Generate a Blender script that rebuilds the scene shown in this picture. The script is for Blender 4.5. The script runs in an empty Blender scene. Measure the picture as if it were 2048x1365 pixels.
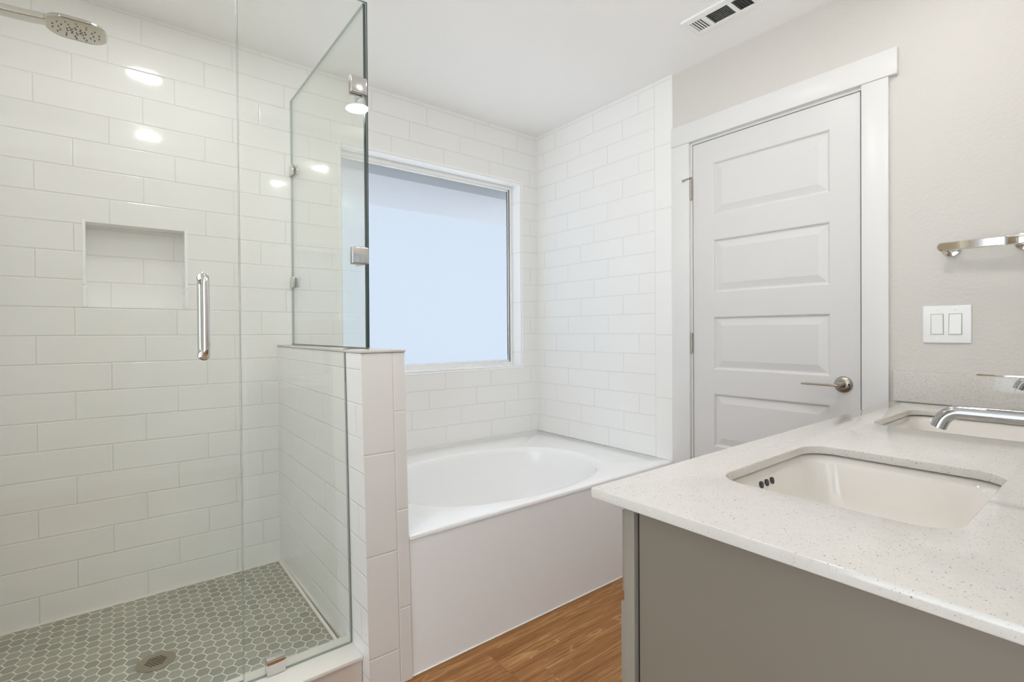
import bpy, bmesh, math, random
from mathutils import Vector, Matrix
from math import radians as R, sin, cos, pi

S = bpy.context.scene
C = S.collection
rnd = random.Random(7)

# ------------------------------------------------------------------ camera
yaw, pit, rol, F_PX, PP_V, CAM_Z = R(38.2227), R(-.4307), R(-.4001), 1004.4336, 670.1484, 1.1411
fw = Vector((sin(yaw)*cos(pit), cos(yaw)*cos(pit), sin(pit)))
rt = Vector((cos(yaw), -sin(yaw), 0)); up = rt.cross(fw)
rt, up = cos(rol)*rt + sin(rol)*up, -sin(rol)*rt + cos(rol)*up
cd = bpy.data.cameras.new('camera'); cam = bpy.data.objects.new('camera', cd); C.objects.link(cam)
cd.sensor_fit = 'HORIZONTAL'; cd.sensor_width = 36; cd.lens = F_PX/2048*36
cd.shift_y = -(682.5-PP_V)/2048; cd.clip_start = .02
cam.matrix_world = Matrix(((rt.x, up.x, -fw.x, 0), (rt.y, up.y, -fw.y, 0), (rt.z, up.z, -fw.z, CAM_Z), (0, 0, 0, 1)))
S.camera = cam

# ------------------------------------------------------------------ world, exposure
SKY = 2.4
w = bpy.data.worlds.new('daylight'); S.world = w; w.use_nodes = True
bg = w.node_tree.nodes['Background']
bg.inputs[1].default_value = SKY
wt = w.node_tree; tc = wt.nodes.new('ShaderNodeTexCoord'); sx = wt.nodes.new('ShaderNodeSeparateXYZ')
wt.links.new(tc.outputs['Generated'], sx.inputs[0])
mr = wt.nodes.new('ShaderNodeMapRange'); wt.links.new(sx.outputs[2], mr.inputs[0])
mr.inputs[1].default_value = -.30; mr.inputs[2].default_value = -.08
wm = wt.nodes.new('ShaderNodeMix'); wm.data_type = 'RGBA'; wt.links.new(mr.outputs[0], wm.inputs[0])
wm.inputs[6].default_value = (2.0, 2.1, 2.18, 1)         # extra glow added below the horizon to lift the ceiling
wm.inputs[7].default_value = (.78, .90, 1.03, 1)         # hazy sky
wt.links.new(wm.outputs[2], bg.inputs[0])
S.view_settings.view_transform = 'Standard'; S.view_settings.look = 'None'
S.view_settings.exposure = .32; S.view_settings.gamma = 1
CAN_POWER = 68.0                        # strength of each ceiling lamp's lens
VANITY_CAN_POWER = 95.0
FAR_CAN_POWER = 34.0
S.cycles.max_bounces = 16; S.cycles.diffuse_bounces = 8; S.cycles.glossy_bounces = 6
S.cycles.transparent_max_bounces = 24; S.cycles.transmission_bounces = 12
S.cycles.sample_clamp_indirect = 6

# ------------------------------------------------------------------ constants (metres)
XL, XR, YB, YREAR, ZC = -.45, 2.2285, 2.5497, -1.6, 2.44
XE = -1.6                                # far side of the entry, left of the camera
XW = 2.2365                              # painted wall face behind the tile

# ------------------------------------------------------------------ node helpers
def lin(r, g, b):
    f = lambda c: (c/255/12.92) if c/255 <= .04045 else ((c/255+.055)/1.055)**2.4
    return (f(r), f(g), f(b), 1)

class X:
    """a value socket with arithmetic"""
    def __init__(s, nt, sock): s.nt, s.k = nt, sock
    def m(s, op, *a, clamp=False):
        n = s.nt.nodes.new('ShaderNodeMath'); n.operation = op; n.use_clamp = clamp
        for i, v in enumerate((s,)+a):
            if isinstance(v, X): s.nt.links.new(v.k, n.inputs[i])
            else: n.inputs[i].default_value = v
        return X(s.nt, n.outputs[0])
    def __add__(s, o): return s.m('ADD', o)
    __radd__ = __add__
    def __sub__(s, o): return s.m('SUBTRACT', o)
    def __mul__(s, o): return s.m('MULTIPLY', o)
    __rmul__ = __mul__
    def __truediv__(s, o): return s.m('DIVIDE', o)
    def floor(s): return s.m('FLOOR')
    def fract(s): return s.m('FRACT')
    def abs(s): return s.m('ABSOLUTE')
    def min(s, o): return s.m('MINIMUM', o)
    def max(s, o): return s.m('MAXIMUM', o)
    def gt(s, o): return s.m('GREATER_THAN', o)
    def lt(s, o): return s.m('LESS_THAN', o)
    def ramp(s, a, b):
        n = s.nt.nodes.new('ShaderNodeMapRange'); n.interpolation_type = 'SMOOTHSTEP'
        s.nt.links.new(s.k, n.inputs[0]); n.inputs[1].default_value = a; n.inputs[2].default_value = b
        return X(s.nt, n.outputs[0])

def mat(name, col=(.8, .8, .8, 1), rough=.5, metal=0, ior=1.5, coat=0):
    m = bpy.data.materials.new(name); m.use_nodes = True
    b = m.node_tree.nodes['Principled BSDF']
    b.inputs['Base Color'].default_value = col; b.inputs['Roughness'].default_value = rough
    b.inputs['Metallic'].default_value = metal; b.inputs['IOR'].default_value = ior
    b.inputs['Coat Weight'].default_value = coat; b.inputs['Coat Roughness'].default_value = .05
    return m
def parts_of(m): return m.node_tree, m.node_tree.nodes['Principled BSDF']
def uv(nt):
    t = nt.nodes.new('ShaderNodeUVMap'); t.uv_map = 'UVMap'
    s = nt.nodes.new('ShaderNodeSeparateXYZ'); nt.links.new(t.outputs[0], s.inputs[0])
    return X(nt, s.outputs[0]), X(nt, s.outputs[1]), t.outputs[0]
def mixcol(nt, fac, a, b):
    n = nt.nodes.new('ShaderNodeMix'); n.data_type = 'RGBA'
    if isinstance(fac, X): nt.links.new(fac.k, n.inputs[0])
    else: n.inputs[0].default_value = fac
    for i, v in ((6, a), (7, b)):
        if isinstance(v, tuple): n.inputs[i].default_value = v
        else: nt.links.new(v, n.inputs[i])
    return n.outputs[2]
def noise(nt, vec, scale, detail=3, rough=.5, dim='3D'):
    n = nt.nodes.new('ShaderNodeTexNoise'); n.inputs['Scale'].default_value = scale
    n.inputs['Detail'].default_value = detail; n.inputs['Roughness'].default_value = rough
    if vec is not None: nt.links.new(vec, n.inputs['Vector'])
    return X(nt, n.outputs[0])
def combine(nt, *a):
    n = nt.nodes.new('ShaderNodeCombineXYZ')
    for i, v in enumerate(a):
        if isinstance(v, X): nt.links.new(v.k, n.inputs[i])
        else: n.inputs[i].default_value = v
    return n.outputs[0]
def bump(nt, b, h, dist, strength=1):
    n = nt.nodes.new('ShaderNodeBump'); n.inputs['Distance'].default_value = dist; n.inputs['Strength'].default_value = strength
    nt.links.new(h.k, n.inputs['Height']); nt.links.new(n.outputs[0], b.inputs['Normal'])
def finish_tile(m, d, tile, grout, idv=None, half=.0011, rough=.085, wave=1.0):
    """d = metres from the tile edge"""
    nt, b = parts_of(m)
    g = d.ramp(half*.7, half*1.6)
    col = mixcol(nt, g, grout, tile)
    nt.links.new(col, b.inputs['Base Color'])
    r = (X(nt, g.k)*(rough-.55))+.55
    nt.links.new(r.k, b.inputs['Roughness'])
    pos = nt.nodes.new('ShaderNodeNewGeometry').outputs['Position']
    wav = noise(nt, pos, 6.0, 2)
    h = d.ramp(half*.3, .0042) + wav*wave
    bump(nt, b, h, .0011)

TILE, GROUT = lin(243, 242, 240), lin(226, 224, 219)
def subway(name, z0, p, u0, L=.3275, shift=.1092, slope=0., tile=TILE, grout=GROUT, half=.0011):
    m = mat(name); nt, b = parts_of(m)
    u, v, _ = uv(nt)
    zz = (v + u*slope - z0)/p
    row = zz.floor(); fz = zz.fract()
    uu = ((u - u0 + row*(-shift))/L).fract()
    d = (fz.min(X(nt, (fz*-1+1).k))*p).min((uu.min(X(nt, (uu*-1+1).k))*L))
    finish_tile(m, d, tile, grout, half=half)
    return m

# ------------------------------------------------------------------ materials
M = {}
# k=0 row starts at z'=1.026; joint of row k at -.126 + .1092*(k-10)
M['tile_back'] = subway('white_subway_tile', 1.026, .1079, -.126-10*.1092, shift=.1092, slope=.0055)
M['tile_side'] = subway('white_subway_tile_side', 1.012, .1083, 2.0403, shift=-.1092)
M['tile_pony'] = subway('white_subway_tile_half_wall', 1.0225, .1079, 1.9955, shift=-.1092)
M['tile_left'] = subway('white_subway_tile_left', 1.026, .1079, 1.9, shift=-.1092)
def stacked(name, split, zl, zr, p, half=.0011, tile=TILE, wave=1.0):
    m = mat(name); nt, b = parts_of(m)
    u, v, _ = uv(nt)
    right = u.gt(split)
    f = ((v - zl - right*(zr-zl))/p).fract()
    d = (f.min(X(nt, (f*-1+1).k))*p).min((u-split).abs())
    finish_tile(m, d, tile, GROUT, half=half, wave=wave)
    return m
M['tile_end'] = stacked('white_stacked_tile', .7035, .757, .884, .3205, tile=lin(230, 227, 223))
M['bullnose'] = stacked('white_bullnose_tile', 1.6100, .787, .787, .3275)
M['reveal'] = stacked('white_reveal_tile', 9.0, 1.33, 1.33, .3275, tile=lin(250, 250, 250), wave=0.)

m = mat('hexagon_mosaic'); nt, b = parts_of(m); u, v, _ = uv(nt); M['hex'] = m
ha = (v-2.201)/.0452; hb = (u-.1005)/.0349*.8660254
r3 = 1.7320508
def hexg(a, c):
    return (a+.5).fract()-.5, ((c/r3+.5).fract()-.5)*r3
a1, b1 = hexg(ha, hb); a2, b2 = hexg(ha+.5, hb+r3/2)
sel = (a1*a1+b1*b1).lt(a2*a2+b2*b2)
ga = a1*sel + a2*(sel*-1+1); gb = b1*sel + b2*(sel*-1+1)
hd = ga.abs().max(ga.abs()*.5+gb.abs()*.8660254)
d = (hd*-1+.5)*.0425
ida = (ha-ga)*2.; idb = (hb-gb)*1.1547
wn = nt.nodes.new('ShaderNodeTexWhiteNoise'); wn.noise_dimensions = '2D'
nt.links.new(combine(nt, (ida+.5).floor(), (idb+.5).floor(), 0), wn.inputs[0])
hexcol = mixcol(nt, X(nt, wn.outputs[0]), lin(146, 149, 139), lin(167, 169, 158))
g = d.ramp(.0013, .0027)
nt.links.new(mixcol(nt, g, lin(232, 227, 208), hexcol), b.inputs['Base Color'])
nt.links.new((g*-.25+.6).k, b.inputs['Roughness']); bump(nt, b, d.ramp(.0006, .003), .0008)

def plaster(name, col, scale, dist, rough=.75):
    m = mat(name, col, rough); nt, b = parts_of(m)
    pos = nt.nodes.new('ShaderNodeNewGeometry').outputs['Position']
    bump(nt, b, noise(nt, pos, scale, 4, .6), dist)
    return m
M['wall'] = plaster('textured_wall_paint', lin(216, 212, 206), 90, .0016)
M['ceiling'] = plaster('ceiling_paint', lin(250, 249, 248), 70, .0007)
M['trim'] = mat('white_trim_paint', lin(227, 226, 224), .32)
M['doorpaint'] = mat('white_door_paint', lin(219, 217, 215), .34)
M['tub'] = mat('white_acrylic', lin(248, 248, 248), .09, coat=.3)
M['apron'] = mat('white_panel', lin(246, 246, 246), .38)
M['ceramic'] = mat('white_ceramic', lin(226, 221, 214), .05, coat=.5)
M['plastic'] = mat('white_plastic', lin(246, 246, 245), .3)
M['chrome'] = mat('polished_chrome', (.70, .69, .67, 1), .06, 1)
M['clamp'] = mat('satin_clamp_chrome', (.60, .59, .57, 1), .12, 1)
M['shower_metal'] = mat('shower_chrome', (.52, .50, .44, 1), .10, 1)
M['faucet_metal'] = mat('faucet_chrome', (.42, .42, .42, 1), .18, 1)
M['line'] = mat('light_grey_gap', lin(176, 174, 170), .6)
M['tan'] = mat('tan_cabinet_paint', lin(196, 182, 156), .5)
M['nickel'] = mat('brushed_nickel', lin(176, 168, 157), .28, 1)
M['steel'] = mat('dull_steel', lin(168, 164, 152), .38, 1)
M['cabinet'] = mat('taupe_cabinet_paint', lin(143, 136, 124), .42)
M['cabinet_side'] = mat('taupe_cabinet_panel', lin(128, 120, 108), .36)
M['dark'] = mat('dark_gap', (.01, .01, .01, 1), .8)
M['rubber'] = mat('dark_rubber', lin(52, 52, 50), .5)
M['silicone'] = mat('grey_silicone', lin(120, 120, 112), .4)
M['caulk'] = mat('white_caulk', lin(238, 234, 226), .5)
M['vent_dark'] = mat('duct_dark', lin(70, 70, 68), .7)
M['mirror'] = mat('mirror_silver', (.9, .92, .91, 1), .01, 1)
M['soffit'] = mat('white_soffit', lin(172, 172, 175), .8)
M['curb'] = mat('beige_curb_tile', lin(215, 204, 192), .25)

# quartz
m = mat('speckled_quartz', rough=.12, coat=.2); nt, b = parts_of(m); M['quartz'] = m
pos = nt.nodes.new('ShaderNodeNewGeometry').outputs['Position']

cl = mixcol(nt, noise(nt, pos, 60, 4), lin(206, 202, 196), lin(215, 211, 205))
def specks(scale, thr, keep, col, cl, seed):
    mp = nt.nodes.new('ShaderNodeVectorMath'); mp.operation = 'ADD'; mp.inputs[1].default_value = (seed, seed*1.7, seed*.3)
    nt.links.new(pos, mp.inputs[0])
    vo = nt.nodes.new('ShaderNodeTexVoronoi'); vo.inputs['Scale'].default_value = scale
    nt.links.new(mp.outputs[0], vo.inputs['Vector'])
    sp = nt.nodes.new('ShaderNodeSeparateXYZ'); nt.links.new(vo.outputs['Color'], sp.inputs[0])
    k = X(nt, vo.outputs['Distance']).lt(thr) * X(nt, sp.outputs[0]).lt(keep)
    sz = X(nt, sp.outputs[1])
    return mixcol(nt, k*(sz*.6+.3), cl, col)
cl = specks(420, .30, .30, lin(176, 170, 160), cl, 1.0)
cl = specks(260, .24, .22, lin(140, 132, 122), cl, 5.0)
cl = specks(150, .15, .22, lin(86, 82, 78), cl, 9.0)
cl = specks(105, .13, .30, lin(120, 113, 104), cl, 13.0)
nt.links.new(cl, b.inputs['Base Color'])

# wood planks running along the room
m = mat('oak_plank', rough=.38); nt, b = parts_of(m); M['wood'] = m
u, v, _ = uv(nt)
PW = .182
pr = ((v-1.503+.30*PW)/PW); prow = pr.floor(); pf = pr.fract()
wn = nt.nodes.new('ShaderNodeTexWhiteNoise'); wn.noise_dimensions = '1D'; nt.links.new(prow.k, wn.inputs['W'])
off = X(nt, wn.outputs[0])
uu = (u + off*1.22)/1.22; pcol = uu.floor(); uf = uu.fract()
wn2 = nt.nodes.new('ShaderNodeTexWhiteNoise'); wn2.noise_dimensions = '2D'
nt.links.new(combine(nt, prow, pcol, 0), wn2.inputs[0]); pid = X(nt, wn2.outputs[0])
vec = combine(nt, u*.55+pid*13., v*9., pid*30.)
fine = noise(nt, combine(nt, u*4.+pid*7., v*110., pid*9.), 1.6, 4, .65)
broad = noise(nt, vec, 1.7, 3, .55)
cath = noise(nt, combine(nt, u*1.5+pid*5., v*8., pid*17.), 1.15, 2, .5)
rings = (cath*9.).fract(); line = (rings-.5).abs().ramp(.40, .5)*broad.ramp(.42, .62)
cl = mixcol(nt, broad.ramp(.3, .7), lin(150, 98, 44), lin(190, 140, 84))
cl = mixcol(nt, fine.ramp(.40, .62)*.75, cl, lin(122, 76, 32))
cl = mixcol(nt, pid*.35, cl, lin(128, 76, 32))
cl = mixcol(nt, line*.38, cl, lin(224, 180, 126))
edge = (pf.min(X(nt, (pf*-1+1).k))*PW).min(uf.min(X(nt, (uf*-1+1).k))*1.22)
cl = mixcol(nt, (edge.ramp(.0003, .0012)*-1+1)*.55, cl, lin(92, 56, 26))
nt.links.new(cl, b.inputs['Base Color'])
nt.links.new((fine*.25+.3).k, b.inputs['Roughness']); bump(nt, b, fine, .0004)

# clear glass: transmits straight through with a faint green tint, reflects by angle
def clear_glass(name, tint):
    m = bpy.data.materials.new(name); m.use_nodes = True; nt = m.node_tree
    nt.nodes.clear(); o = nt.nodes.new('ShaderNodeOutputMaterial')
    t = nt.nodes.new('ShaderNodeBsdfTransparent'); t.inputs[0].default_value = tint
    gl = nt.nodes.new('ShaderNodeBsdfGlossy'); gl.inputs['Roughness'].default_value = 0; gl.inputs[0].default_value = (1, 1, 1, 1)
    lw = nt.nodes.new('ShaderNodeLayerWeight'); lw.inputs[0].default_value = .5
    f = X(nt, lw.outputs['Facing']).m('POWER', 5.)*.95+.04
    mx = nt.nodes.new('ShaderNodeMixShader'); nt.links.new(f.k, mx.inputs[0])
    nt.links.new(t.outputs[0], mx.inputs[1]); nt.links.new(gl.outputs[0], mx.inputs[2]); nt.links.new(mx.outputs[0], o.inputs[0])
    return m
M['glass'] = clear_glass('clear_shower_glass', (.970, .979, .966, 1))
M['glass_edge'] = mat('green_glass_edge', lin(146, 162, 154), .15, coat=.4)
M['glass_edge_dark'] = mat('dark_glass_edge', lin(48, 66, 64), .12, coat=.4)
# obscure window glass: part clear, part scattering
m = bpy.data.materials.new('obscure_window_glass'); m.use_nodes = True; nt = m.node_tree; M['pane'] = m
nt.nodes.clear(); o = nt.nodes.new('ShaderNodeOutputMaterial')
t = nt.nodes.new('ShaderNodeBsdfTransparent'); t.inputs[0].default_value = (.238, .251, .265, 1)
tl = nt.nodes.new('ShaderNodeBsdfTranslucent'); tl.inputs[0].default_value = (.238, .248, .265, 1)
gl = nt.nodes.new('ShaderNodeBsdfGlossy'); gl.inputs['Roughness'].default_value = .12
m1 = nt.nodes.new('ShaderNodeMixShader'); m1.inputs[0].default_value = .45
nt.links.new(t.outputs[0], m1.inputs[1]); nt.links.new(tl.outputs[0], m1.inputs[2])
m2 = nt.nodes.new('ShaderNodeMixShader'); m2.inputs[0].default_value = .04
nt.links.new(m1.outputs[0], m2.inputs[1]); nt.links.new(gl.outputs[0], m2.inputs[2]); nt.links.new(m2.outputs[0], o.inputs[0])
for gname, gpow in (('lens', CAN_POWER), ('lens_vanity', VANITY_CAN_POWER), ('lens_far', FAR_CAN_POWER)):
  m = bpy.data.materials.new('lamp_'+gname); m.use_nodes = True; nt = m.node_tree; M[gname] = m
  nt.nodes.clear(); o = nt.nodes.new('ShaderNodeOutputMaterial'); e = nt.nodes.new('ShaderNodeEmission')
  e.inputs[0].default_value = (.99, .99, .985, 1); e.inputs[1].default_value = gpow; nt.links.new(e.outputs[0], o.inputs[0])

# ------------------------------------------------------------------ mesh helpers
class MB:
    def __init__(s): s.bm = bmesh.new(); s.mi = 0
    def _new(s, verts, faces):
        vs = [s.bm.verts.new(v) for v in verts]
        fs = []
        for f in faces:
            try: q = s.bm.faces.new([vs[i] for i in f]); q.material_index = s.mi; fs.append(q)
            except ValueError: pass
        return vs, fs
    def quad(s, *p): return s._new(p, [tuple(range(len(p)))])
    def box(s, x0, x1, y0, y1, z0, z1, bev=0, seg=2):
        v = [(x, y, z) for z in (z0, z1) for y in (y0, y1) for x in (x0, x1)]
        vs, fs = s._new(v, [(0, 2, 3, 1), (4, 5, 7, 6), (0, 1, 5, 4), (2, 6, 7, 3), (0, 4, 6, 2), (1, 3, 7, 5)])
        if bev:
            es = list({e for f in fs for e in f.edges})
            r = bmesh.ops.bevel(s.bm, geom=es, offset=bev, segments=seg, profile=.5, affect='EDGES')
            for f in r['faces']: f.material_index = s.mi
        return s
    def rings(s, rings, cap0=True, cap1=True, close=True):
        n = len(rings[0]); vs = [[s.bm.verts.new(p) for p in r] for r in rings]
        for a, b in zip(vs, vs[1:]):
            for i in range(n if close else n-1):
                j = (i+1) % n
                f = s.bm.faces.new((a[i], a[j], b[j], b[i])); f.material_index = s.mi
        if cap0: f = s.bm.faces.new(vs[0][::-1]); f.material_index = s.mi
        if cap1: f = s.bm.faces.new(vs[-1]); f.material_index = s.mi
        return s
    def tube(s, pts, r, seg=16, ry=None, cap=True, side=None):
        pts = [Vector(p) for p in pts]; rs = r if isinstance(r, (list, tuple)) else [r]*len(pts)
        out = []; u0 = Vector(side) if side else None
        for i, p in enumerate(pts):
            t = (pts[min(i+1, len(pts)-1)]-pts[max(i-1, 0)]).normalized()
            if u0 is None: u0 = t.orthogonal().normalized()
            u = (u0-t*u0.dot(t)).normalized(); v = t.cross(u); u0 = u
            k = (ry/r if ry and not isinstance(r, (list, tuple)) else 1)
            out.append([p+u*rs[i]*cos(2*pi*j/seg)+v*rs[i]*k*sin(2*pi*j/seg) for j in range(seg)])
        return s.rings(out, cap, cap)
    def lathe(s, o, axis, prof, seg=32, cap=True):
        """prof: (radius, distance along axis)"""
        o, a = Vector(o), Vector(axis).normalized(); u = a.orthogonal().normalized(); v = a.cross(u)
        return s.rings([[o+a*h+(u*cos(2*pi*j/seg)+v*sin(2*pi*j/seg))*r for j in range(seg)] for r, h in prof], cap, cap)
    def build(s, name, mats, parent=None, smooth=None, recalc=True, keep_uv=None):
        bm = s.bm
        bmesh.ops.remove_doubles(bm, verts=bm.verts, dist=1e-6)
        if recalc: bmesh.ops.recalc_face_normals(bm, faces=bm.faces)
        bm.normal_update()
        L = bm.loops.layers.uv.new('UVMap')
        for f in bm.faces:
            n = f.normal; ax = max(range(3), key=lambda i: abs(n[i]))
            for l in f.loops:
                c = l.vert.co
                l[L].uv = (c.y, c.z) if ax == 0 else (c.x, c.z) if ax == 1 else (c.x, c.y)
        if keep_uv:
            for vtx in bm.verts: vtx.co = keep_uv(vtx.co)
            bm.normal_update()
        me = bpy.data.meshes.new(name); bm.to_mesh(me); bm.free()
        for mm in (mats if isinstance(mats, list) else [mats]): me.materials.append(mm)
        if smooth:
            for p in me.polygons: p.use_smooth = True
            me.set_sharp_from_angle(angle=R(smooth))
        o = bpy.data.objects.new(name, me); C.objects.link(o)
        if parent: o.parent = parent
        return o

def empty(name, loc=(0, 0, 0)):
    o = bpy.data.objects.new(name, None); C.objects.link(o); o.location = loc; o.empty_display_size = .05
    return o
def adopt(root):
    """children were built in world coordinates: shift them into the root's space"""
    off = Vector(root.location)
    for c in root.children:
        c.data.transform(Matrix.Translation(-off))
def adopt_all(root):
    off = Vector(root.location)
    def rec(o):
        for c in o.children:
            if c.data: c.data.transform(Matrix.Translation(-off))
            rec(c)
    rec(root)
def tag(o, label, cat, group=None):
    o['label'] = label; o['category'] = cat; o['kind'] = 'thing'
    if group: o['group'] = group
    return o
def struct(o, label=None, cat=None):
    o['kind'] = 'structure'
    if label: o['label'] = label
    if cat: o['category'] = cat
    return o
def rrect(x0, x1, y0, y1, r, n=8):
    pts = []
    for cx, cy, a0 in ((x1-r, y1-r, 0), (x0+r, y1-r, 90), (x0+r, y0+r, 180), (x1-r, y0+r, 270)):
        for i in range(n+1):
            a = R(a0+90*i/n); pts.append((cx+r*cos(a), cy+r*sin(a)))
    return pts
def slab(name, outer, holes, z0, z1, mats, parent=None, bev=0., smooth=None, axis='Z'):
    """flat plate with holes (extruded filled outline)"""
    cu = bpy.data.curves.new('outline', 'CURVE'); cu.dimensions = '2D'; cu.fill_mode = 'BOTH'
    for pts in [outer]+holes:
        sp = cu.splines.new('POLY'); sp.points.add(len(pts)-1); sp.use_cyclic_u = True
        for p, q in zip(sp.points, pts): p.co = (q[0], q[1], 0, 1)
    cu.extrude = (z1-z0)/2-bev; cu.bevel_depth = bev; cu.bevel_resolution = 2; cu.offset = -bev
    t = bpy.data.objects.new('outline', cu); C.objects.link(t)
    dg = bpy.context.evaluated_depsgraph_get()
    me = bpy.data.meshes.new_from_object(t.evaluated_get(dg))
    bpy.data.objects.remove(t); bpy.data.curves.remove(cu)
    bm = bmesh.new(); bm.from_mesh(me); bpy.data.meshes.remove(me)
    for v in bm.verts: v.co.z += (z0+z1)/2
    if axis == 'X':
        for v in bm.verts: v.co = Vector((v.co.z, v.co.x, v.co.y))
    if axis == 'Y':
        for v in bm.verts: v.co = Vector((v.co.x, v.co.z, v.co.y))
    mb = MB(); mb.bm.free(); mb.bm = bm
    for f in bm.faces: f.material_index = 0; f.smooth = False
    o = mb.build(name, mats, parent, smooth)
    return o

# ================================================================== SETTING
# floor
mb = MB(); mb.box(XE-.1, 2.42, YREAR-.1, YB+.1, -.1, 0)
struct(mb.build('floor', M['wood']))
mb = MB(); mb.box(XL, .597, 1.66, YB, 0, .062)
struct(mb.build('floor_shower', M['hex']))
mb = MB(); mb.box(XE-.1, 2.42, YREAR-.1, YB+.2, ZC, ZC+.1)
struct(mb.build('ceiling', M['ceiling']))

# back wall: tiled, with niche and window opening
NX0, NX1, NZ0, NZ1, ND = -.0905, .2320, 1.2475, 1.577, .09
WX0, WX1, WZ0, WZ1 = .908, 2.083, .916, 2.101
mb = MB()
xs = [XL, NX0, NX1, WX0, WX1, XR+.02]; zs = [0, WZ0, NZ0, NZ1, WZ1, ZC]
def hole(xa, xb, za, zb):
    c = ((xa+xb)/2, (za+zb)/2)
    return (NX0 < c[0] < NX1 and NZ0 < c[1] < NZ1) or (WX0 < c[0] < WX1 and WZ0 < c[1] < WZ1)
for xa, xb in zip(xs, xs[1:]):
    for za, zb in zip(zs, zs[1:]):
        if not hole(xa, xb, za, zb): mb.quad((xa, YB, za), (xb, YB, za), (xb, YB, zb), (xa, YB, zb))
ox = [XL, WX0-.15, WX1+.15, 2.42]; oz = [0, WZ0-.15, WZ1+.15, ZC]       # outer face of the wall
for i in range(3):
    for j in range(3):
        if (i, j) != (1, 1): mb.quad((ox[i], YB+.16, oz[j]), (ox[i], YB+.16, oz[j+1]), (ox[i+1], YB+.16, oz[j+1]), (ox[i+1], YB+.16, oz[j]))
# niche pocket
a, bk = YB, YB+ND
mb.quad((NX0, bk, NZ0), (NX1, bk, NZ0), (NX1, bk, NZ1), (NX0, bk, NZ1))
mb.mi = 1
mb.quad((NX0, a, NZ0), (NX1, a, NZ0), (NX1, bk, NZ0), (NX0, bk, NZ0))
mb.quad((NX0, a, NZ1), (NX0, bk, NZ1), (NX1, bk, NZ1), (NX1, a, NZ1))
mb.quad((NX0, a, NZ0), (NX0, bk, NZ0), (NX0, bk, NZ1), (NX0, a, NZ1))
mb.quad((NX1, a, NZ0), (NX1, a, NZ1), (NX1, bk, NZ1), (NX1, bk, NZ0))
wb = struct(mb.build('wall_back', [M['tile_back'], M['reveal']], recalc=False))
# thin edging tile round the niche
mb = MB(); e = .006
for x0, x1, z0, z1 in ((NX0-.011, NX0, NZ0, NZ1+.008), (NX1, NX1+.011, NZ0, NZ1+.002)):
    mb.box(x0, x1, YB-.0022, YB+.004, z0, z1, .001)
mb.build('niche_edging', M['reveal'], wb)

# right wall: painted, with the door opening
DY0, DY1, DZ = .6826, 1.3946, 2.0495
mb = MB(); ys = [YREAR, DY0-.02, DY1+.02, YB+.16]; zs = [0, DZ+.02, ZC]
for ya, yb in zip(ys, ys[1:]):
    for za, zb in zip(zs, zs[1:]):
        if not (ya > .6 and yb < 1.5 and za == 0):
            mb.quad((XW, ya, za), (XW, ya, zb), (XW, yb, zb), (XW, yb, za))
mb.quad((2.42, YREAR, 0), (2.42, YREAR, ZC), (2.42, YB+.16, ZC), (2.42, YB+.16, 0))
wr = struct(mb.build('wall_right', M['wall'], recalc=False))
mb = MB(); mb.box(XR, XW, 1.6115, YB, .471, ZC)
struct(mb.build('wall_tub_tile', M['tile_side']))
# bullnose edge strip at the end of the tile
mb = MB(); prof = []
for i in range(7):
    a_ = pi/2*i/6; prof.append((XR+.010-.010*sin(a_), 1.503+.010-.010*cos(a_)))
prof = prof+[(XR, 1.6115), (XW, 1.6115), (XW, 1.503)]
mb.rings([[(x, y, .471) for x, y in prof], [(x, y, ZC) for x, y in prof]])
struct(mb.build('trim_1', M['bullnose'], smooth=40))

# remaining shell
mb = MB(); mb.box(XL-.1, XL, 1.55, YB, 0, ZC); struct(mb.build('wall_left', M['tile_left']))
# entry wall left of the camera, with a wide unseen window added for fill light
EY0, EY1, EZ0, EZ1 = -1.55, .95, .10, 2.32
mb = MB(); mb.box(XE-.1, XE, YREAR-.1, EY0, 0, ZC); mb.box(XE-.1, XE, EY1, 1.65, 0, ZC)
mb.box(XE-.1, XE, EY0, EY1, 0, EZ0); mb.box(XE-.1, XE, EY0, EY1, EZ1, ZC)
struct(mb.build('wall_entry_side', M['wall']))
fill_win = empty('added_fill_window', (XE, (EY0+EY1)/2, EZ0)); struct(fill_win)
mb = MB()
pw_ = (EY1-EY0-.05)/3
for k in range(4): mb.box(XE-.07, XE-.02, EY0+pw_*k, EY0+pw_*k+.05, EZ0, EZ1, .003)
for z_ in (EZ0, EZ1-.05):
    for k in range(3): mb.box(XE-.07, XE-.02, EY0+pw_*k+.05, EY0+pw_*(k+1), z_, z_+.05, .003)
mb.build('window_frame', M['plastic'], fill_win, smooth=35)
mb = MB(); mb.box(XE-.02, XE+.03, EY0-.03, EY1+.03, EZ0-.025, EZ0-.0005, .003); mb.build('window_sill', M['trim'], fill_win, smooth=35)
mb = MB(); mb.quad((XE-.045, EY0+.04, EZ0+.04), (XE-.045, EY1-.04, EZ0+.04), (XE-.045, EY1-.04, EZ1-.04), (XE-.045, EY0+.04, EZ1-.04)); mb.build('pane', M['glass'], fill_win)
adopt_all(fill_win)
mb = MB(); mb.box(XE, XL-.1, 1.55, 1.65, 0, ZC); struct(mb.build('wall_entry_front', M['wall']))
mb = MB(); mb.box(XE-.1, 2.42, YREAR-.1, YREAR, 0, ZC); struct(mb.build('wall_rear', M['wall']))
mb = MB(); mb.box(.60, XW, -.12, 0, 0, ZC); struct(mb.build('wall_vanity', M['wall']))

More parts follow.
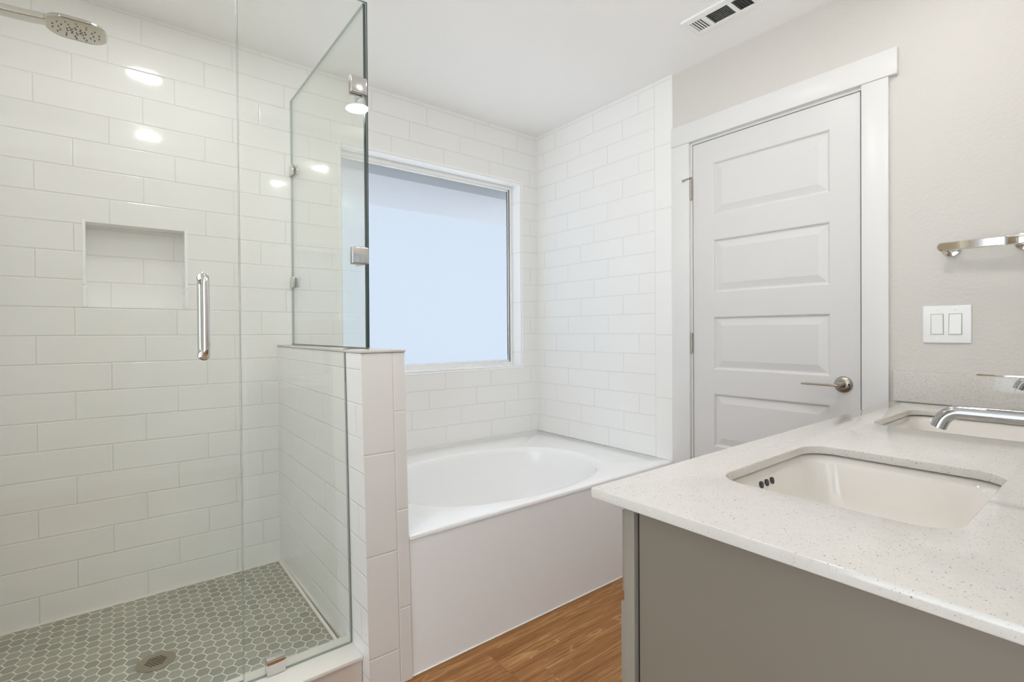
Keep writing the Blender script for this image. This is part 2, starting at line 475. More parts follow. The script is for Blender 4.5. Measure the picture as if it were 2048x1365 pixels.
# half wall beside the shower (its near end leans slightly)
def lean(c):
    wgt = max(0, min(1, (YB-c.y)/1.047))
    return Vector((c.x + wgt*(-.009+.019*(1.08-c.z)/1.03), c.y, c.z))
PX0, PX1, PY0, PZ = .5985, .7435, 1.5, 1.0755
mb = MB(); n = 8
for k in range(n):
    z0, z1 = PZ*k/n, PZ*(k+1)/n
    for j in range(n):
        y0, y1 = PY0+(YB-PY0)*j/n, PY0+(YB-PY0)*(j+1)/n
        mb.mi = 0
        mb.quad((PX0, y0, z0), (PX0, y0, z1), (PX0, y1, z1), (PX0, y1, z0))
        mb.quad((PX1, y0, z0), (PX1, y1, z0), (PX1, y1, z1), (PX1, y0, z1))
    mb.mi = 1
    mb.quad((PX0, PY0, z0), (PX1, PY0, z0), (PX1, PY0, z1), (PX0, PY0, z1))
mb.mi = 0
mb.quad((PX0, PY0, PZ), (PX1, PY0, PZ), (PX1, YB, PZ), (PX0, YB, PZ))
mb.quad((PX0, PY0, 0), (PX0, YB, 0), (PX1, YB, 0), (PX1, PY0, 0))
pw = struct(mb.build('wall_half', [M['tile_pony'], M['tile_end']], recalc=False, keep_uv=lean))
mb = MB(); mb.box(PX0-.003, PX1+.003, PY0-.004, YB, PZ+.0006, PZ+.0085, .0015)
mb.build('cap', M['quartz'], pw, smooth=35, keep_uv=lean)
mb = MB(); mb.box(PX0-.0012, PX1+.0012, PY0-.0015, YB, PZ-.001, PZ+.0006)
mb.build('grout_line', M['silicone'], pw, keep_uv=lean)

# shower curb
mb = MB(); mb.box(XL, .606, 1.556, 1.682, 0, .098)
cb = struct(mb.build('curb', M['curb']))
mb = MB(); mb.box(XL, .6065, 1.546, 1.690, .0982, .1105, .002)
mb.build('curb_cap', M['caulk'], cb, smooth=35)
# caulk bead at the foot of the half wall and back wall inside the shower
mb = MB(); mb.box(.588, .5995, 1.69, YB, .060, .0665, .002); mb.box(XL, .597, YB-.009, YB, .060, .0665, .002)
struct(mb.build('trim_2', M['caulk'], smooth=40))

# window 1
win = empty('window_1', ((WX0+WX1)/2, YB+.1, (WZ0+WZ1)/2)); struct(win)
mb = MB()
def bull(path_dir):  # rounded reveal: profile from wall face to frame
    pass
rr = .016; pr_ = []
for i in range(7):
    a_ = pi/2*i/6; pr_.append((-(rr)*(1-sin(a_)), YB-.003+rr-rr*cos(a_)))   # (outward offset, y): 0 = opening edge
pr_ = [(-rr-.002, YB+.002)]+[(-(rr)+rr*sin(pi/2*i/6), YB-.003+rr-rr*cos(pi/2*i/6)) for i in range(7)]+[(0, YB+.10)]
rings = []
for o_, y_ in pr_:
    x0, x1, z0, z1 = WX0+o_, WX1-o_, WZ0+o_, WZ1-o_
    rings.append([(x0, y_, z0), (x1, y_, z0), (x1, y_, z1), (x0, y_, z1)])
mb.rings(rings, False, False)
mb.build('window_reveal', M['reveal'], win, smooth=50)
fx0, fx1, fz0, fz1 = WX0+.001, WX1-.001, WZ0+.001, WZ1-.001
mb = MB()
def framebox(mb, x0, x1, z0, z1, wd, y0, y1, bev=.002):
    mb.box(x0, x0+wd, y0, y1, z0, z1, bev); mb.box(x1-wd, x1, y0, y1, z0, z1, bev)
    mb.box(x0+wd, x1-wd, y0, y1, z0, z0+wd, bev); mb.box(x0+wd, x1-wd, y0, y1, z1-wd, z1, bev)
framebox(mb, fx0, fx1, fz0, fz1, .022, YB+.084, YB+.1035)
mb.build('window_frame', M['plastic'], win, smooth=35)
mb = MB(); framebox(mb, fx0+.022, fx1-.022, fz0+.022, fz1-.022, .011, YB+.092, YB+.1025, .0015)
mb.build('glazing_bead', M['plastic'], win, smooth=35)
mb = MB(); mb.quad((fx0+.03, YB+.099, fz0+.03), (fx1-.03, YB+.099, fz0+.03), (fx1-.03, YB+.099, fz1-.03), (fx0+.03, YB+.099, fz1-.03))
mb.build('pane', M['pane'], win)
mb = MB(); mb.box(fx1-.0362, fx1-.0338, YB+.0955, YB+.0982, .985, fz1-.034)
mb.build('gasket', M['rubber'], win)
adopt_all(win)
# house eave seen through the window
mb = MB(); mb.box(-1.2, 4.2, YB+.165, YB+.80, 2.035, 2.12); mb.box(-1.2, 4.2, YB+.80, YB+.83, 2.0352, 2.2)
struct(tag(mb.build('eave', M['soffit']), 'white eave underside seen through the top of the window', 'eave'))

# ================================================================== DOOR
door = empty('door_1', (XW, (DY0+DY1)/2, 0)); struct(door)
def door_slab():
    mb = MB(); X0 = 2.2385; z0, z1 = .012, DZ-.003; y0, y1 = DY0+.0025, DY1-.0025
    pz = [1.937-.3672*i for i in range(5)]; py0, py1 = .789, 1.288
    holes = [(t-.2515, t) for t in pz]
    ys = [y0, py0, py1, y1]; zs = sorted({z0, z1} | {v for h in holes for v in h})
    for ya, yb in zip(ys, ys[1:]):
        for za, zb in zip(zs, zs[1:]):
            if ya == py0 and any(abs(za-h[0]) < 1e-6 for h in holes): continue
            mb.quad((X0, ya, za), (X0, ya, zb), (X0, yb, zb), (X0, yb, za))
    for a_, b_ in holes:
        rg = []
        for ins, dp in ((0, 0), (.003, .0015), (.007, .0085), (.011, .0095), (.014, .0092), (.043, .0022)):
            rg.append([(X0+dp, py0+ins, a_+ins), (X0+dp, py0+ins, b_-ins), (X0+dp, py1-ins, b_-ins), (X0+dp, py1-ins, a_+ins)])
        mb.rings(rg, False, True)
    mb.quad((X0+.035, y0, z0), (X0+.035, y1, z0), (X0+.035, y1, z1), (X0+.035, y0, z1))
    for p, q in (((y0, z0), (y0, z1)), ((y0, z1), (y1, z1)), ((y1, z1), (y1, z0)), ((y1, z0), (y0, z0))):
        mb.quad((X0, *p), (X0, *q), (X0+.035, *q), (X0+.035, *p))
    return mb.build('door_panel', M['doorpaint'], door, recalc=True)
door_slab()
mb = MB()
mb.box(2.2370, 2.36, DY0-.02, DY0-.0015, 0, DZ+.02); mb.box(2.2370, 2.36, DY1+.0015, DY1+.02, 0, DZ+.02)
mb.box(2.2370, 2.36, DY0-.0015, DY1+.0015, DZ+.0008, DZ+.02)
mb.box(2.2755, 2.36, DY0-.0015, DY0+.012, 0, DZ+.0008); mb.box(2.2755, 2.36, DY1-.012, DY1+.0015, 0, DZ+.0008); mb.box(2.2755, 2.36, DY0, DY1, DZ-.012, DZ+.0008)
mb.build('door_jamb', M['trim'], door)
mb = MB(); mb.box(2.2195, XW+.001, .5912, DY0-.006, 0, 2.062, .002)
mb.build('door_casing', M['trim'], door, smooth=35)
mb = MB(); mb.box(2.2195, XW+.001, DY1+.009, 1.5025, 0, 2.062, .002)
mb.build('door_casing', M['trim'], door, smooth=35)
mb = MB(); mb.box(2.2155, XW+.001, .5640, 1.5025, 2.0622, 2.158, .002)
mb.build('door_header', M['trim'], door, smooth=35)
for k, (za, zb) in enumerate(((1.7838, 1.8823), (1.030, 1.1245), (.22, .318))):
    mb = MB(); seg = (zb-za)/5
    for i in range(5):
        mb.tube([(2.2310, DY1+.0055, za+seg*i+.0006), (2.2310, DY1+.0055, za+seg*(i+1)-.0006)], .0062, 14)
    mb.tube([(2.2310, DY1+.0055, za-.003), (2.2310, DY1+.0055, zb+.003)], .0040, 10)
    mb.box(2.2362, 2.2372, DY1+.0025, DY1+.012, za, zb)
    h = mb.build('hinge', M['nickel'], door, smooth=40)
    if k == 0:
        mb = MB(); mb.tube([(2.2305, DY1+.0055, zb+.004), (2.2150, DY1+.010, zb+.003), (2.2135, DY1+.024, zb+.0005), (2.2130, DY1+.036, zb-.002)], .0028, 10)
        mb.lathe((2.2130, DY1+.040, zb-.002), (-.4, 1, -.1), [(.0025, -.006), (.006, -.004), (.006, .002), (.003, .004)], 12)
        mb.lathe((2.2310, DY1+.0055, zb+.0035), (0, 0, 1), [(.007, 0), (.007, .004), (.004, .008)], 12)
        mb.build('hinge_stop', M['nickel'], h, smooth=40)
# lever handle
HY, HZ = .7425, .9225
lv = None
mb = MB()
mb.lathe((2.2384, HY, HZ), (-1, 0, 0), [(.0325, 0), (.0325, .003), (.031, .006), (.026, .010), (.018, .0125), (.014, .013)], 40)
lv = mb.build('door_handle', M['nickel'], door, smooth=35)
mb = MB(); mb.lathe((2.2260, HY, HZ), (-1, 0, 0), [(.0125, 0), (.0115, .004), (.0105, .022), (.0115, .034), (.0115, .050), (.009, .0530)], 28)
mb.box(2.164, 2.183, HY-.004, HY+.128, HZ-.0035, HZ+.0035, .0022, 3)
mb.build('lever', M['nickel'], lv, smooth=35)
mb = MB(); mb.lathe((2.2289, HY-.0215, HZ+.001), (-1, 0, 0), [(.0042, 0), (.0042, .0025), (.0012, .0027)], 16)
mb.build('privacy_hole', M['dark'], lv, smooth=35)
adopt_all(door)

# ================================================================== SHOWER GLASS
def pane_prism(name, pts, axis, t0, t1, parent=None, dark_edges=()):
    mb = MB(); n = len(pts)
    P = lambda p, t: (p[0], t, p[1]) if axis == 'Y' else (t, p[0], p[1])
    mb.mi = 0
    mb.quad(*[P(p, t0) for p in pts]); mb.quad(*[P(p, t1) for p in pts][::-1])
    for i in range(n):
        p, q = pts[i], pts[(i+1) % n]
        mb.mi = 2 if i in dark_edges else 1
        mb.quad(P(p, t0), P(p, t1), P(q, t1), P(q, t0))
    return mb.build(name, [M['glass'], M['glass_edge'], M['glass_edge_dark']], parent)
GY = 1.640
fp = pane_prism('shower_glass_panel', [(.2845, .1125), (.6000, .1125), (.5878, 1.0875), (.6735, 1.0875), (.6755, 2.2538), (.2845, 2.2538)], 'Y', GY-.005, GY+.005, dark_edges=(3,))
tag(fp, 'fixed clear glass panel notched over the half wall, clipped to the curb', 'shower glass')
mb = MB()   # silicone joint where the pane meets the half wall and curb
mb.box(.2845, .600, GY-.005, GY+.005, .1106, .1124)
sl = [(.6000, .1125), (.5878, 1.0865), (.6730, 1.0865)]
P0 = [(.6003, .1125), (.5881, 1.0845), (.6740, 1.0845)]
mb.quad((.6001, GY-.006, .1125), (.6040, GY-.006, .1125), (.5915, GY-.006, 1.085), (.5880, GY-.006, 1.085))
mb.build('silicone_seal', M['silicone'], fp)
mb = MB(); mb.tube([(.5897, GY-.004, .98), (.5893, GY-.004, 1.078), (.592, GY-.004, 1.0862), (.600, GY-.004, 1.0868), (.672, GY-.004, 1.0868)], .0016, 8)
mb.build('bottom_seal', M['silicone'], fp)
mb = MB(); mb.box(.342, .395, GY-.0145, GY+.0145, .1120, .1615, .002); mb.box(.343, .394, GY-.0165, GY-.0135, .1555, .1605, .001)
mb.build('curb_clip', M['chrome'], fp, smooth=35)
for zc in (1.9625, 1.397):
    mb = MB()
    mb.box(.6120, .6700, GY-.0160, GY-.0052, zc-.0285, zc+.0285, .0045, 4)
    mb.box(.6155, .6630, GY+.0052, GY+.0135, zc-.029, zc+.029, .002)
    mb.box(.6530, .6632, GY+.0135, GY+.060, zc-.029, zc+.029, .002)
    mb.build('glass_clamp', M['clamp'], fp, smooth=35)
rp = pane_prism('shower_return_panel', [(GY+.0055, 1.0885), (YB-.002, 1.0885), (YB-.002, 2.2505), (GY+.0055, 2.2525)], 'X', .6640, .6740, dark_edges=(3,))
tag(rp, 'clear glass panel standing on top of the tiled half wall beside the window', 'shower glass')
mb = MB(); mb.box(.6630, .6750, GY+.006, YB-.002, 1.0843, 1.0884)
mb.build('bottom_seal', M['silicone'], rp)
for zc in (1.912, 1.380):
    mb = MB(); mb.box(.6560, .6638, YB-.055, YB-.0005, zc-.025, zc+.025, .002); mb.box(.6742, .682, YB-.055, YB-.0005, zc-.025, zc+.025, .002)
    mb.build('wall_clamp', M['chrome'], rp, smooth=35)
gd = pane_prism('hinged_shower_screen', [(XL+.004, .122), (.2815, .122), (.2815, 2.2538), (XL+.004, 2.2538)], 'Y', GY-.005, GY+.005)
tag(gd, 'clear frameless glass shower door with a chrome pull handle', 'shower door')
for zc in (.45, 1.95):
    mb = MB(); mb.box(XL+.0005, XL+.06, GY-.014, GY-.0052, zc-.045, zc+.045, .002); mb.box(XL+.0005, XL+.06, GY+.0052, GY+.014, zc-.045, zc+.045, .002)
    mb.build('door_hinge', M['chrome'], gd, smooth=35)
def pull(sgn):
    hx, z0, z1 = .1915, 1.079, 1.297
    yb_, yo = GY+sgn*.0052, GY+sgn*.048
    pts = [(hx, yb_, z0)]; rb = .018
    for i in range(7):
        a_ = pi/2*i/6; pts.append((hx, yo-sgn*rb*(1-sin(a_)), z0+rb*(1-cos(a_))))
    for i in range(7):
        a_ = pi/2*i/6; pts.append((hx, yo-sgn*rb*(1-cos(a_)), z1-rb*(1-sin(a_))))
    pts.append((hx, yb_, z1))
    mb = MB(); mb.tube(pts, .0098, 20, side=(1, 0, 0))
    for z in (z0, z1): mb.lathe((hx, yb_, z), (0, sgn, 0), [(.014, 0), (.014, .004), (.0105, .006)], 24)
    return mb
hn = pull(-1).build('pull_handle', M['chrome'], gd, smooth=40)
pull(1).build('inner_pull_handle', M['chrome'], gd, smooth=40)

# ================================================================== SHOWER FITTINGS
# head
sh = empty('showerhead', (XL, 2.10, 2.112)); tag(sh, 'chrome rounded square rain shower head on a wide wall arm', 'shower head')
hc = (-.0900, 2.1030); HW, HH, HR = .0755, .0700, .050
def ring(k, z, dx=0):
    return [(hc[0]+dx+(x)*k, hc[1]+y*k, z) for x, y in rrect(-HW, HW, -HH, HH, HR, 8)]
mb = MB()
mb.rings([ring(.965, 2.1003), ring(1.0, 2.1025), ring(1.0, 2.1065), ring(.94, 2.112), ring(.75, 2.119), ring(.45, 2.1245), ring(.2, 2.126)], False, True)
mb.build('head_shell', M['shower_metal'], sh, smooth=50)
mb = MB(); mb.rings([ring(.965, 2.1003), ring(.93, 2.0990), ring(.3, 2.0990)], False, True)
mb.mi = 1
noz = []
for rr_, cnt, ph in ((.16, 8, 0), (.27, 10, .2), (.50, 12, .1), (.68, 14, .25)):
    for i in range(cnt):
        a_ = 2*pi*i/cnt+ph; noz.append((hc[0]+HW*rr_*1.12*cos(a_), hc[1]+HH*rr_*1.05*sin(a_)))
for x, y in noz: mb.lathe((x, y, 2.0990), (0, 0, -1), [(.0023, -.0002), (.0021, .0016), (.0012, .0018)], 8)
mb.build('spray_face', [mat('satin_chrome', lin(176, 170, 152), .2, 1), M['rubber']], sh, smooth=50)
mb = MB()
arm = [(XL+.002, 2.099, 2.104), (-.34, 2.099, 2.1035), (-.26, 2.099, 2.1025), (-.20, 2.100, 2.1055), (-.165, 2.101, 2.1095), (-.13, 2.102, 2.1130), (-.09, 2.103, 2.1170)]
out = []
for x, y, z in arm:
    out.append([(x, y+py, z+pz) for py, pz in rrect(-.0215, .0215, -.0105, .0095, .004, 4)])
mb.rings(out, True, True)
mb.build('shower_arm', M['shower_metal'], sh, smooth=45)
mb = MB(); mb.lathe((XL+.0005, 2.099, 2.104), (1, 0, 0), [(.034, 0), (.034, .004), (.028, .009)], 32)
mb.build('wall_flange', M['chrome'], sh, smooth=40)
adopt_all(sh)

# floor drain
dr = empty('shower_drain', (.0905, 2.0185, .0625)); tag(dr, 'round steel shower drain set in the hexagon tile floor', 'drain')
dc, drad = (.0905, 2.0185), .0545
circ = lambda r, n=48: [(dc[0]+r*cos(2*pi*i/n), dc[1]+r*sin(2*pi*i/n)) for i in range(n)]
mb = MB(); mb.lathe((dc[0], dc[1], .0622), (0, 0, 1), [(drad, 0), (drad, .002), (drad-.002, .0028), (drad-.006, .0028), (drad-.007, .0018)], 48, False)
mb.build('drain_rim', M['steel'], dr, smooth=40)
mb = MB(); mb.lathe((dc[0], dc[1], .0623), (0, 0, 1), [(drad-.006, 0), (drad-.006, .0004)], 40)
mb.build('drain_well', M['dark'], dr)
hs = []
for i in range(-4, 5):
    for j in range(-4, 5):
        x = (i+.5*(j % 2))*.0092; y = j*.0080
        if math.hypot(x, y) < .031: hs.append([(dc[0]+x+.0036*cos(pi/3*k+pi/6), dc[1]+y+.0036*sin(pi/3*k+pi/6)) for k in range(6)])
slab('drain_grate', circ(drad-.0065), hs, .0630, .0642, M['steel'], dr)
adopt_all(dr)

# ================================================================== BATHTUB
tb = empty('bathtub', (1.49, 2.03, 0)); tag(tb, 'white drop-in bathtub with an oval basin under the window', 'bathtub')
TX0, TX1, TY0, TY1, TZ = .7490, XR+.003, 1.5030, YB-.0008, .4710
ec, ea, eb, ep = (1.425, 1.945), .548, .385, 2.25
def sup(t, k=1.0, sx=0, sy=0):
    c_, s_ = cos(t), sin(t)
    r_ = (abs(c_)**ep+abs(s_)**ep)**(-1/ep)
    return (ec[0]+sx+ea*k*r_*c_, ec[1]+sy+eb*k*r_*s_)
def torect(t):
    dx, dy = cos(t)*ea, sin(t)*eb; k = 1e9
    if dx > 1e-9: k = min(k, (TX1-ec[0])/dx)
    if dx < -1e-9: k = min(k, (TX0-ec[0])/dx)
    if dy > 1e-9: k = min(k, (TY1-ec[1])/dy)
    if dy < -1e-9: k = min(k, (TY0-ec[1])/dy)
    return (ec[0]+dx*k, ec[1]+dy*k)
ang = [2*pi*i/144 for i in range(144)]
for cx_, cy_ in ((TX0, TY0), (TX0, TY1), (TX1, TY0), (TX1, TY1)):
    t_ = math.atan2((cy_-ec[1])/eb, (cx_-ec[0])/ea) % (2*pi)
    i = min(range(len(ang)), key=lambda q: abs(ang[q]-t_)); ang[i] = t_
mb = MB(); rg = []
rect = [torect(t) for t in ang]
def inset(p, d_):
    return (min(max(p[0], TX0+d_), TX1-d_), min(max(p[1], TY0+d_), TY1-d_))
rg.append([(*p, TZ-.016) for p in rect]); rg.append([(*p, TZ-.007) for p in rect])
rg.append([(*inset(p, .002), TZ-.002) for p in rect]); rg.append([(*inset(p, .007), TZ) for p in rect])
for k, z in ((1.055, TZ), (1.03, TZ-.0008), (1.01, TZ-.004), (.995, TZ-.012), (.985, TZ-.03), (.965, TZ-.10), (.93, TZ-.22), (.88, TZ-.30), (.80, TZ-.345), (.65, TZ-.36), (.3, TZ-.365)):
    rg.append([(*sup(t, k, sx=.03*(1-k)), z) for t in ang])
mb.rings(rg, False, True)
mb.build('tub_shell', M['tub'], tb, smooth=60)
mb = MB(); mb.box(.7500, XR+.003, TY0+.0035, TY0+.02, .0, TZ-.0165)
mb.build('apron', M['apron'], tb)
mb = MB(); mb.box(.7550, XR, TY0-.0005, TY0+.004, .0002, .004, .001)
mb.build('caulk_bead', M['caulk'], tb, smooth=40)
mb = MB(); mb.lathe((ec[0]+.33, ec[1], TZ-.3615), (0, 0, 1), [(.035, 0), (.034, .003), (.02, .004), (.018, .002)], 32)
mb.build('tub_drain', M['chrome'], tb, smooth=40)
adopt_all(tb)

# ================================================================== VANITY
VX0, VY1, VZ, VT = .6225, .5785, .8787, .018
vc = empty('vanity_cabinet', (1.44, .27, 0)); tag(vc, 'taupe grey vanity cabinet under the speckled white countertop', 'cabinet')
cz = VZ-VT-.0005
mb = MB(); mb.box(.652, .670, .012, .5030, .10, cz); mb.box(XW-.019, XW-.001, .012, .5030, .10, cz)
mb.box(.670, XW-.019, .012, .020, .10, cz); mb.box(.670, XW-.019, .020, .5030, .10, .118)
mb.build('cabinet_body', M['cabinet_side'], vc)
mb = MB(); mb.box(.6550, .6700, .5030, .5080, .10, cz)
mb.build('shadow_gap', M['dark'], vc)
mb = MB(); mb.box(.6450, XW-.001, .5080, .5290, 0.0, cz, .001)
mb.build('face_frame', M['cabinet'], vc, smooth=35)
mb = MB(); mb.box(.652, XW-.001, .012, .46, .0, .10)
mb.build('toe_kick', M['cabinet_side'], vc)
bw = (XW-.01-.658)/4
def front(name, x0, x1, z0, z1, panel=True):
    mb = MB(); y0, y1 = .5292, .5480
    if panel:
        rail = .055
        mb.box(x0, x0+rail, y0, y1, z0, z1, .0015); mb.box(x1-rail, x1, y0, y1, z0, z1, .0015)
        mb.box(x0+rail, x1-rail, y0, y1, z0, z0+rail, .0015); mb.box(x0+rail, x1-rail, y0, y1, z1-rail, z1, .0015)
        mb.box(x0+rail-.002, x1-rail+.002, y0, y1-.009, z0+rail-.002, z1-rail+.002)
    else: mb.box(x0, x1, y0, y1, z0, z1, .0015)
    return mb.build(name, M['cabinet'], vc, smooth=35)
for i in range(4):
    xa, xb = .658+bw*i+.002, .658+bw*(i+1)-.002
    front('drawer', xa+.004*(i == 0), xb, .7030, .8400, False)
    front('cabinet_door', xa, xb, .115, .6870)
adopt_all(vc)
# countertop with two sink cut-outs
SX = [(.8350, 1.2470), (1.6300, 2.0420)]; SY0, SY1 = .1520, .4790
outer = [(VX0, .001), (XW-.0008, .001), (XW-.0008, VY1), (VX0, VY1)]
ct = slab('countertop', outer, [rrect(a_, b_, SY0, SY1, .052, 10)[::-1] for a_, b_ in SX], VZ-VT, VZ, M['quartz'], None, .0025, 35)
tag(ct, 'white speckled quartz countertop with two cut-outs over the grey cabinet', 'countertop')
mb = MB(); mb.box(2.2120, XW-.0008, .022, .5745, VZ+.0006, .9865, .0012)
tag(mb.build('side_splash', M['quartz'], smooth=35), 'low speckled quartz side splash on the counter against the right wall', 'splash')
mb = MB(); mb.box(VX0+.01, XW-.0008, .001, .0205, VZ+.0006, .9865, .0012)
tag(mb.build('back_splash', M['quartz'], smooth=35), 'low speckled quartz splash along the vanity wall under the mirror', 'splash')

def sink(k, label):
    x0, x1 = SX[k]; cx, cy = (x0+x1)/2, (SY0+SY1)/2
    s_ = empty('sink', (cx, cy, VZ-.16)); tag(s_, label, 'sink', 'undermount sinks')
    zt = VZ-VT-.0012
    mb = MB(); rg = []
    for o_, z, r_ in ((.024, zt-.014, .06), (.024, zt-.0022, .06), (.009, zt-.0022, .057), (.0045, zt-.005, .056), (-.002, zt-.022, .054), (-.018, zt-.075, .05), (-.030, zt-.108, .05), (-.046, zt-.122, .05), (-.10, zt-.130, .035), (-.145, zt-.134, .015)):
        rg.append([(x, y, z) for x, y in rrect(x0-o_, x1+o_, SY0-o_, SY1+o_, r_, 10)])
    mb.rings(rg, False, True)
    mb.build('basin', M['ceramic'], s_, smooth=50)
    for q in range(3):
        mb = MB(); yy = SY1-.0050; px = x0+.187+(q-1)*.0225
        mb.lathe((px, yy, zt-.026), (0, -1, .22), [(.0068, -.004), (.0068, .0008), (.0045, .0010)], 20)
        mb.build('overflow_hole', M['rubber'], s_, smooth=35)
    mb = MB(); mb.lathe((cx, cy, zt-.1335), (0, 0, 1), [(.027, 0), (.026, .002), (.018, .003), (.016, .001)], 28)
    mb.build('sink_drain', M['chrome'], s_, smooth=40)
    adopt_all(s_)
sink(0, 'white undermount sink nearer the counter end, with three overflow holes')
sink(1, 'white undermount sink beside the side splash, farther from the counter end')

def faucet(k, label):
    cx = sum(SX[k])/2; by = .075
    f_ = empty('faucet', (cx, by, VZ)); tag(f_, label, 'faucet', 'basin faucets')
    mb = MB(); mb.lathe((cx, by, VZ+.0006), (0, 0, 1), [(.0275, 0), (.0275, .004), (.0235, .006), (.0235, .172), (.022, .175)], 36)
    mb.build('faucet_body', M['faucet_metal'], f_, smooth=40)
    zc = 1.0085; pts = [(cx, by+.015, zc)]; rb = .034; ye = .1905
    pts.append((cx, ye-.03, zc)); pts.append((cx, ye-.012, zc))
    for i in range(9):
        a_ = R(62)*i/8; pts.append((cx, ye-.006+rb*sin(a_)*.78, zc-rb*(1-cos(a_))*1.0))
    l_ = Vector(pts[-1]); pts.append((cx, l_.y+.0032, l_.z-.0085))
    mb = MB(); mb.tube(pts, .0108, 24, side=(1, 0, 0))
    mb.build('spout', M['faucet_metal'], f_, smooth=40)
    mb = MB(); mb.lathe((cx, by, VZ+.176), (0, 0, 1), [(.0215, 0), (.0215, .012), (.020, .0135)], 32)
    mb.box(cx-.011, cx+.011, by-.015, .1640, 1.0670, 1.0714, .0015)
    mb.build('lever', M['chrome'], f_, smooth=35)
    adopt_all(f_)
faucet(0, 'chrome faucet with a curved spout over the sink nearer the counter end')
faucet(1, 'chrome faucet at the sink beside the side splash, mostly past the edge')

# mirror over the vanity
mr = empty('vanity_mirror', (1.45, .01, 1.46)); tag(mr, 'wide white framed mirror on the vanity wall above the splash', 'mirror')
mb = MB(); mb.box(.880, 2.08, .0015, .010, 1.225, 1.70); mb.build('mirror_glass', M['mirror'], mr)
mb = MB()
mb.box(.862, .880, .0015, .020, 1.207, 1.718, .002); mb.box(2.08, 2.098, .0015, .020, 1.207, 1.718, .002)
mb.box(.880, 2.08, .0015, .020, 1.207, 1.225, .002); mb.box(.880, 2.08, .0015, .020, 1.70, 1.718, .002)
mb.build('mirror_frame', M['trim'], mr, smooth=35)
adopt_all(mr)

# ================================================================== WALL FITTINGS
# towel bar
tw = empty('towel_bar', (XW, .34, 1.41)); tag(tw, 'short chrome towel bar on the right wall above the light switch', 'towel bar')
def stad(x0, x1, y0, y1, zc, hh, bev=.003):
    """upright flat bar with round ends seen from the room"""
    mb = MB(); pts = []
    for i in range(13): a_ = -pi/2+pi*i/12; pts.append((y1-hh+hh*cos(a_), zc+hh*sin(a_)))
    for i in range(13): a_ = pi/2+pi*i/12; pts.append((y0+hh+hh*cos(a_), zc+hh*sin(a_)))
    c_ = (sum(p[0] for p in pts)/len(pts), zc)
    def ins(p, d_):
        yy = min(max(p[0], y0+hh), y1-hh); v_ = Vector((p[0]-yy, p[1]-zc)); l_ = v_.length
        v_ = v_*((l_-d_)/l_) if l_ > 1e-6 else v_
        return (yy+v_.x, zc+v_.y)
    mb.rings([[(x1, *ins(p, bev)) for p in pts], [(x1-bev, *p) for p in pts], [(x0+bev, *p) for p in pts], [(x0, *ins(p, bev)) for p in pts]])
    return mb
stad(2.163, 2.178, .18, .4435, 1.4120, .0145).build('bar', M['chrome'], tw, smooth=40)
mb = MB(); mb.box(2.1605, 2.1805, .200, .2785, 1.3970, 1.4285, .003, 3); mb.build('sleeve', M['chrome'], tw, smooth=35)
for y_ in (.418, .240):
    mb = MB(); mb.lathe((XW-.0006, y_, 1.4085), (-1, 0, 0), [(.0255, 0), (.0255, .004), (.0235, .007), (.0130, .0085), (.0120, .058)], 32)
    mb.build('wall_post', M['chrome'], tw, smooth=40)
adopt_all(tw)

# light switch
sw = empty('light_switch', (XW, .43, 1.155)); tag(sw, 'white double rocker light switch plate on the right wall', 'light switch')
mb = MB(); mb.box(XW-.0065, XW-.0005, .3660, .4940, 1.0900, 1.2180, .0025, 3); mb.build('cover_plate', M['plastic'], sw, smooth=35)
for yc, tilt in ((.4548, 1), (.4066, -1)):
    mb = MB(); hw, hh = .0163, .0345
    mb.box(XW-.0075, XW-.006, yc-hw-.0012, yc+hw+.0012, 1.1545-hh-.0012, 1.1545+hh+.0012)
    rim = mb.build('switch_opening', M['line'], sw)
    mb = MB(); hw -= .0008; hh -= .0008
    ft = .0118 if tilt > 0 else .0080; fb = .0080 if tilt > 0 else .0118
    pr2 = [(XW-.007, 1.1545-hh), (XW-fb, 1.1545-hh), (XW-.0090, 1.1545), (XW-ft, 1.1545+hh), (XW-.007, 1.1545+hh)]
    mb.rings([[(x, yc-hw, z) for x, z in pr2], [(x, yc+hw, z) for x, z in pr2]])
    mb.build('rocker', M['plastic'], sw)
    for z_ in (1.2040, 1.1030):
        mb = MB(); mb.lathe((XW-.0062, yc, z_), (-1, 0, 0), [(.0034, 0), (.0032, .0010), (.0022, .0014)], 16); mb.build('screw', M['plastic'], sw, smooth=40)
adopt_all(sw)

# ceiling register
vt = empty('ceiling_vent', (1.949, 1.085, ZC)); tag(vt, 'white rectangular ceiling air vent with three louvre sections', 'vent')
vx0, vx1, vy0, vy1 = 1.880, 2.0170, .945, 1.2250
secs = [(1.1480, 1.2050), (1.0400, 1.1320), (.9650, 1.0240)]; ox0, ox1 = 1.9120, 1.9950
slab('vent_frame', [(vx0, vy0), (vx1, vy0), (vx1, vy1), (vx0, vy1)], [[(ox0, a_), (ox0, b_), (ox1, b_), (ox1, a_)] for a_, b_ in secs], ZC-.0125, ZC-.0055, M['plastic'], vt, .0018, 35)
mb = MB(); mb.box(vx0+.012, vx1-.012, vy0+.012, vy1-.012, ZC-.0015, ZC-.0005); mb.build('duct_opening', M['vent_dark'], vt)
mb = MB(); framebox  # collar walls hide the gap between frame and ceiling
for q in ((vx0+.004, vx0+.012, vy0+.004, vy1-.004), (vx1-.012, vx1-.004, vy0+.004, vy1-.004), (vx0+.012, vx1-.012, vy0+.004, vy0+.012), (vx0+.012, vx1-.012, vy1-.012, vy1-.004)):
    mb.box(*q, ZC-.0060, ZC-.0003)
mb.build('vent_collar', M['plastic'], vt)
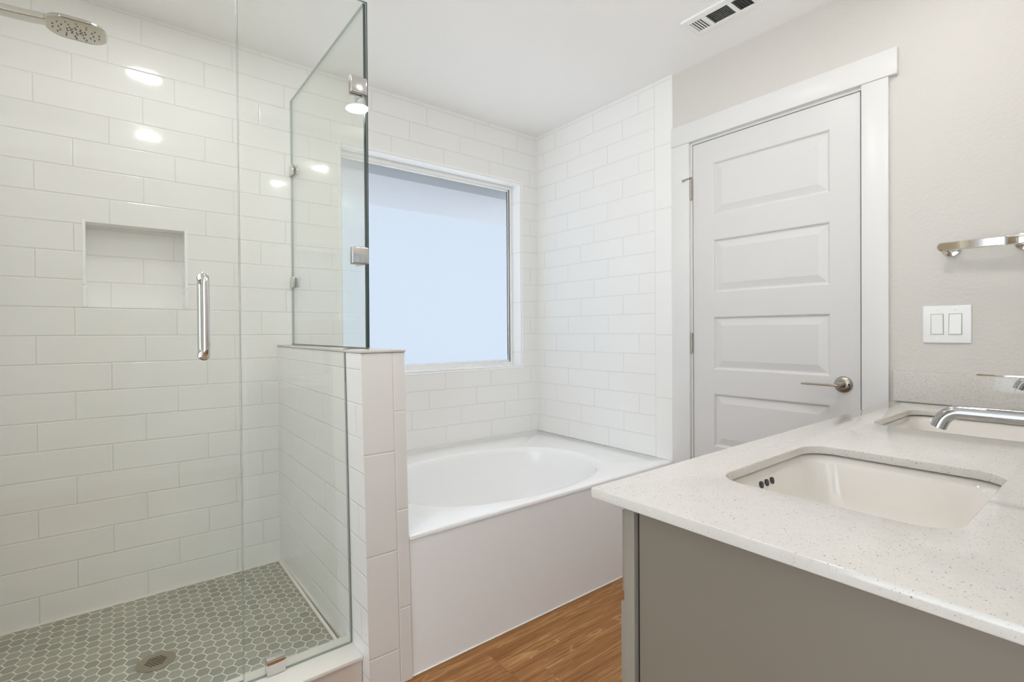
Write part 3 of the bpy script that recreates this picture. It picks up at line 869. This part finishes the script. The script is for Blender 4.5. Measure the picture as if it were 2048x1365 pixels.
def slats(name, along, a0, a1, b0, b1, n_, ang_, h=.0055):
    mb = MB()
    for i in range(n_):
        c_ = b0+(b1-b0)*(i+.5)/n_; dx = h*sin(ang_); dz = h*cos(ang_); zc = ZC-.0075
        if along == 'Y': p = [(c_-dx, a0, zc-dz), (c_+dx, a0, zc+dz), (c_+dx, a1, zc+dz), (c_-dx, a1, zc-dz)]
        else: p = [(a0, c_-dx, zc-dz), (a0, c_+dx, zc+dz), (a1, c_+dx, zc+dz), (a1, c_-dx, zc-dz)]
        t_ = .0007
        lo = [(x, y, z) for x, y, z in p]
        off = (t_, 0, t_) if along == 'Y' else (0, t_, t_)
        hi = [(x+off[0], y+off[1], z+off[2]) for x, y, z in p]
        mb.rings([lo, hi])
    return mb.build(name, M['plastic'], vt)
slats('louvre', 'X', ox0, ox1, secs[0][0], secs[0][1], 5, R(80), .0040)
slats('louvre', 'Y', secs[1][0], secs[1][1], ox0, ox1, 7, R(46))
slats('louvre', 'X', ox0, ox1, secs[2][0], secs[2][1], 5, R(35))
adopt_all(vt)

# ================================================================== CEILING LAMPS
def lamp(x, y, label, r_=.062, lens='lens'):
    l_ = empty('recessed_light', (x, y, ZC)); tag(l_, label, 'ceiling light', 'recessed ceiling lights')
    mb = MB(); mb.lathe((x, y, ZC-.0005), (0, 0, -1), [(r_+.022, 0), (r_+.022, .003), (r_+.016, .006), (r_+.001, .006), (r_, .003)], 40, False)
    mb.build('lamp_trim', M['plastic'], l_, smooth=40)
    mb = MB(); mb.lathe((x, y, ZC-.0008), (0, 0, -1), [(r_, 0), (r_, .003), (r_*.9, .0036)], 40)
    mb.build('lamp_lens', M[lens], l_)
    adopt_all(l_)
lamp(.126, 1.978, 'round recessed ceiling light reflected high on the shower tile')
lamp(.175, 1.05, 'round recessed ceiling light in front of the shower door')
lamp(1.280, 1.035, 'round recessed ceiling light in front of the bathtub')
lamp(1.110, .440, 'round recessed ceiling light above the sink nearer the counter end', lens='lens_vanity')
lamp(1.800, .330, 'round recessed ceiling light above the sink by the side splash', lens='lens_far')

# tall cabinet added out of view to give the chrome a tan reflection
lc = empty('reflection_cabinet', (-1.42, 1.25, 0)); tag(lc, 'unseen tall tan cabinet added in the entry for its reflection', 'cabinet')
mb = MB(); mb.box(XE+.002, -1.28, 1.00, 1.545, .0, 2.2); mb.build('cabinet_body', M['tan'], lc)
for z0_, z1_ in ((.1, 1.05), (1.06, 2.18)):
    mb = MB(); mb.box(-1.279, -1.262, 1.01, 1.535, z0_, z1_, .002); mb.box(-1.2625, -1.258, 1.07, 1.475, z0_+.06, z1_-.06, .0015)
    mb.build('cabinet_door', M['tan'], lc, smooth=35)
adopt_all(lc)
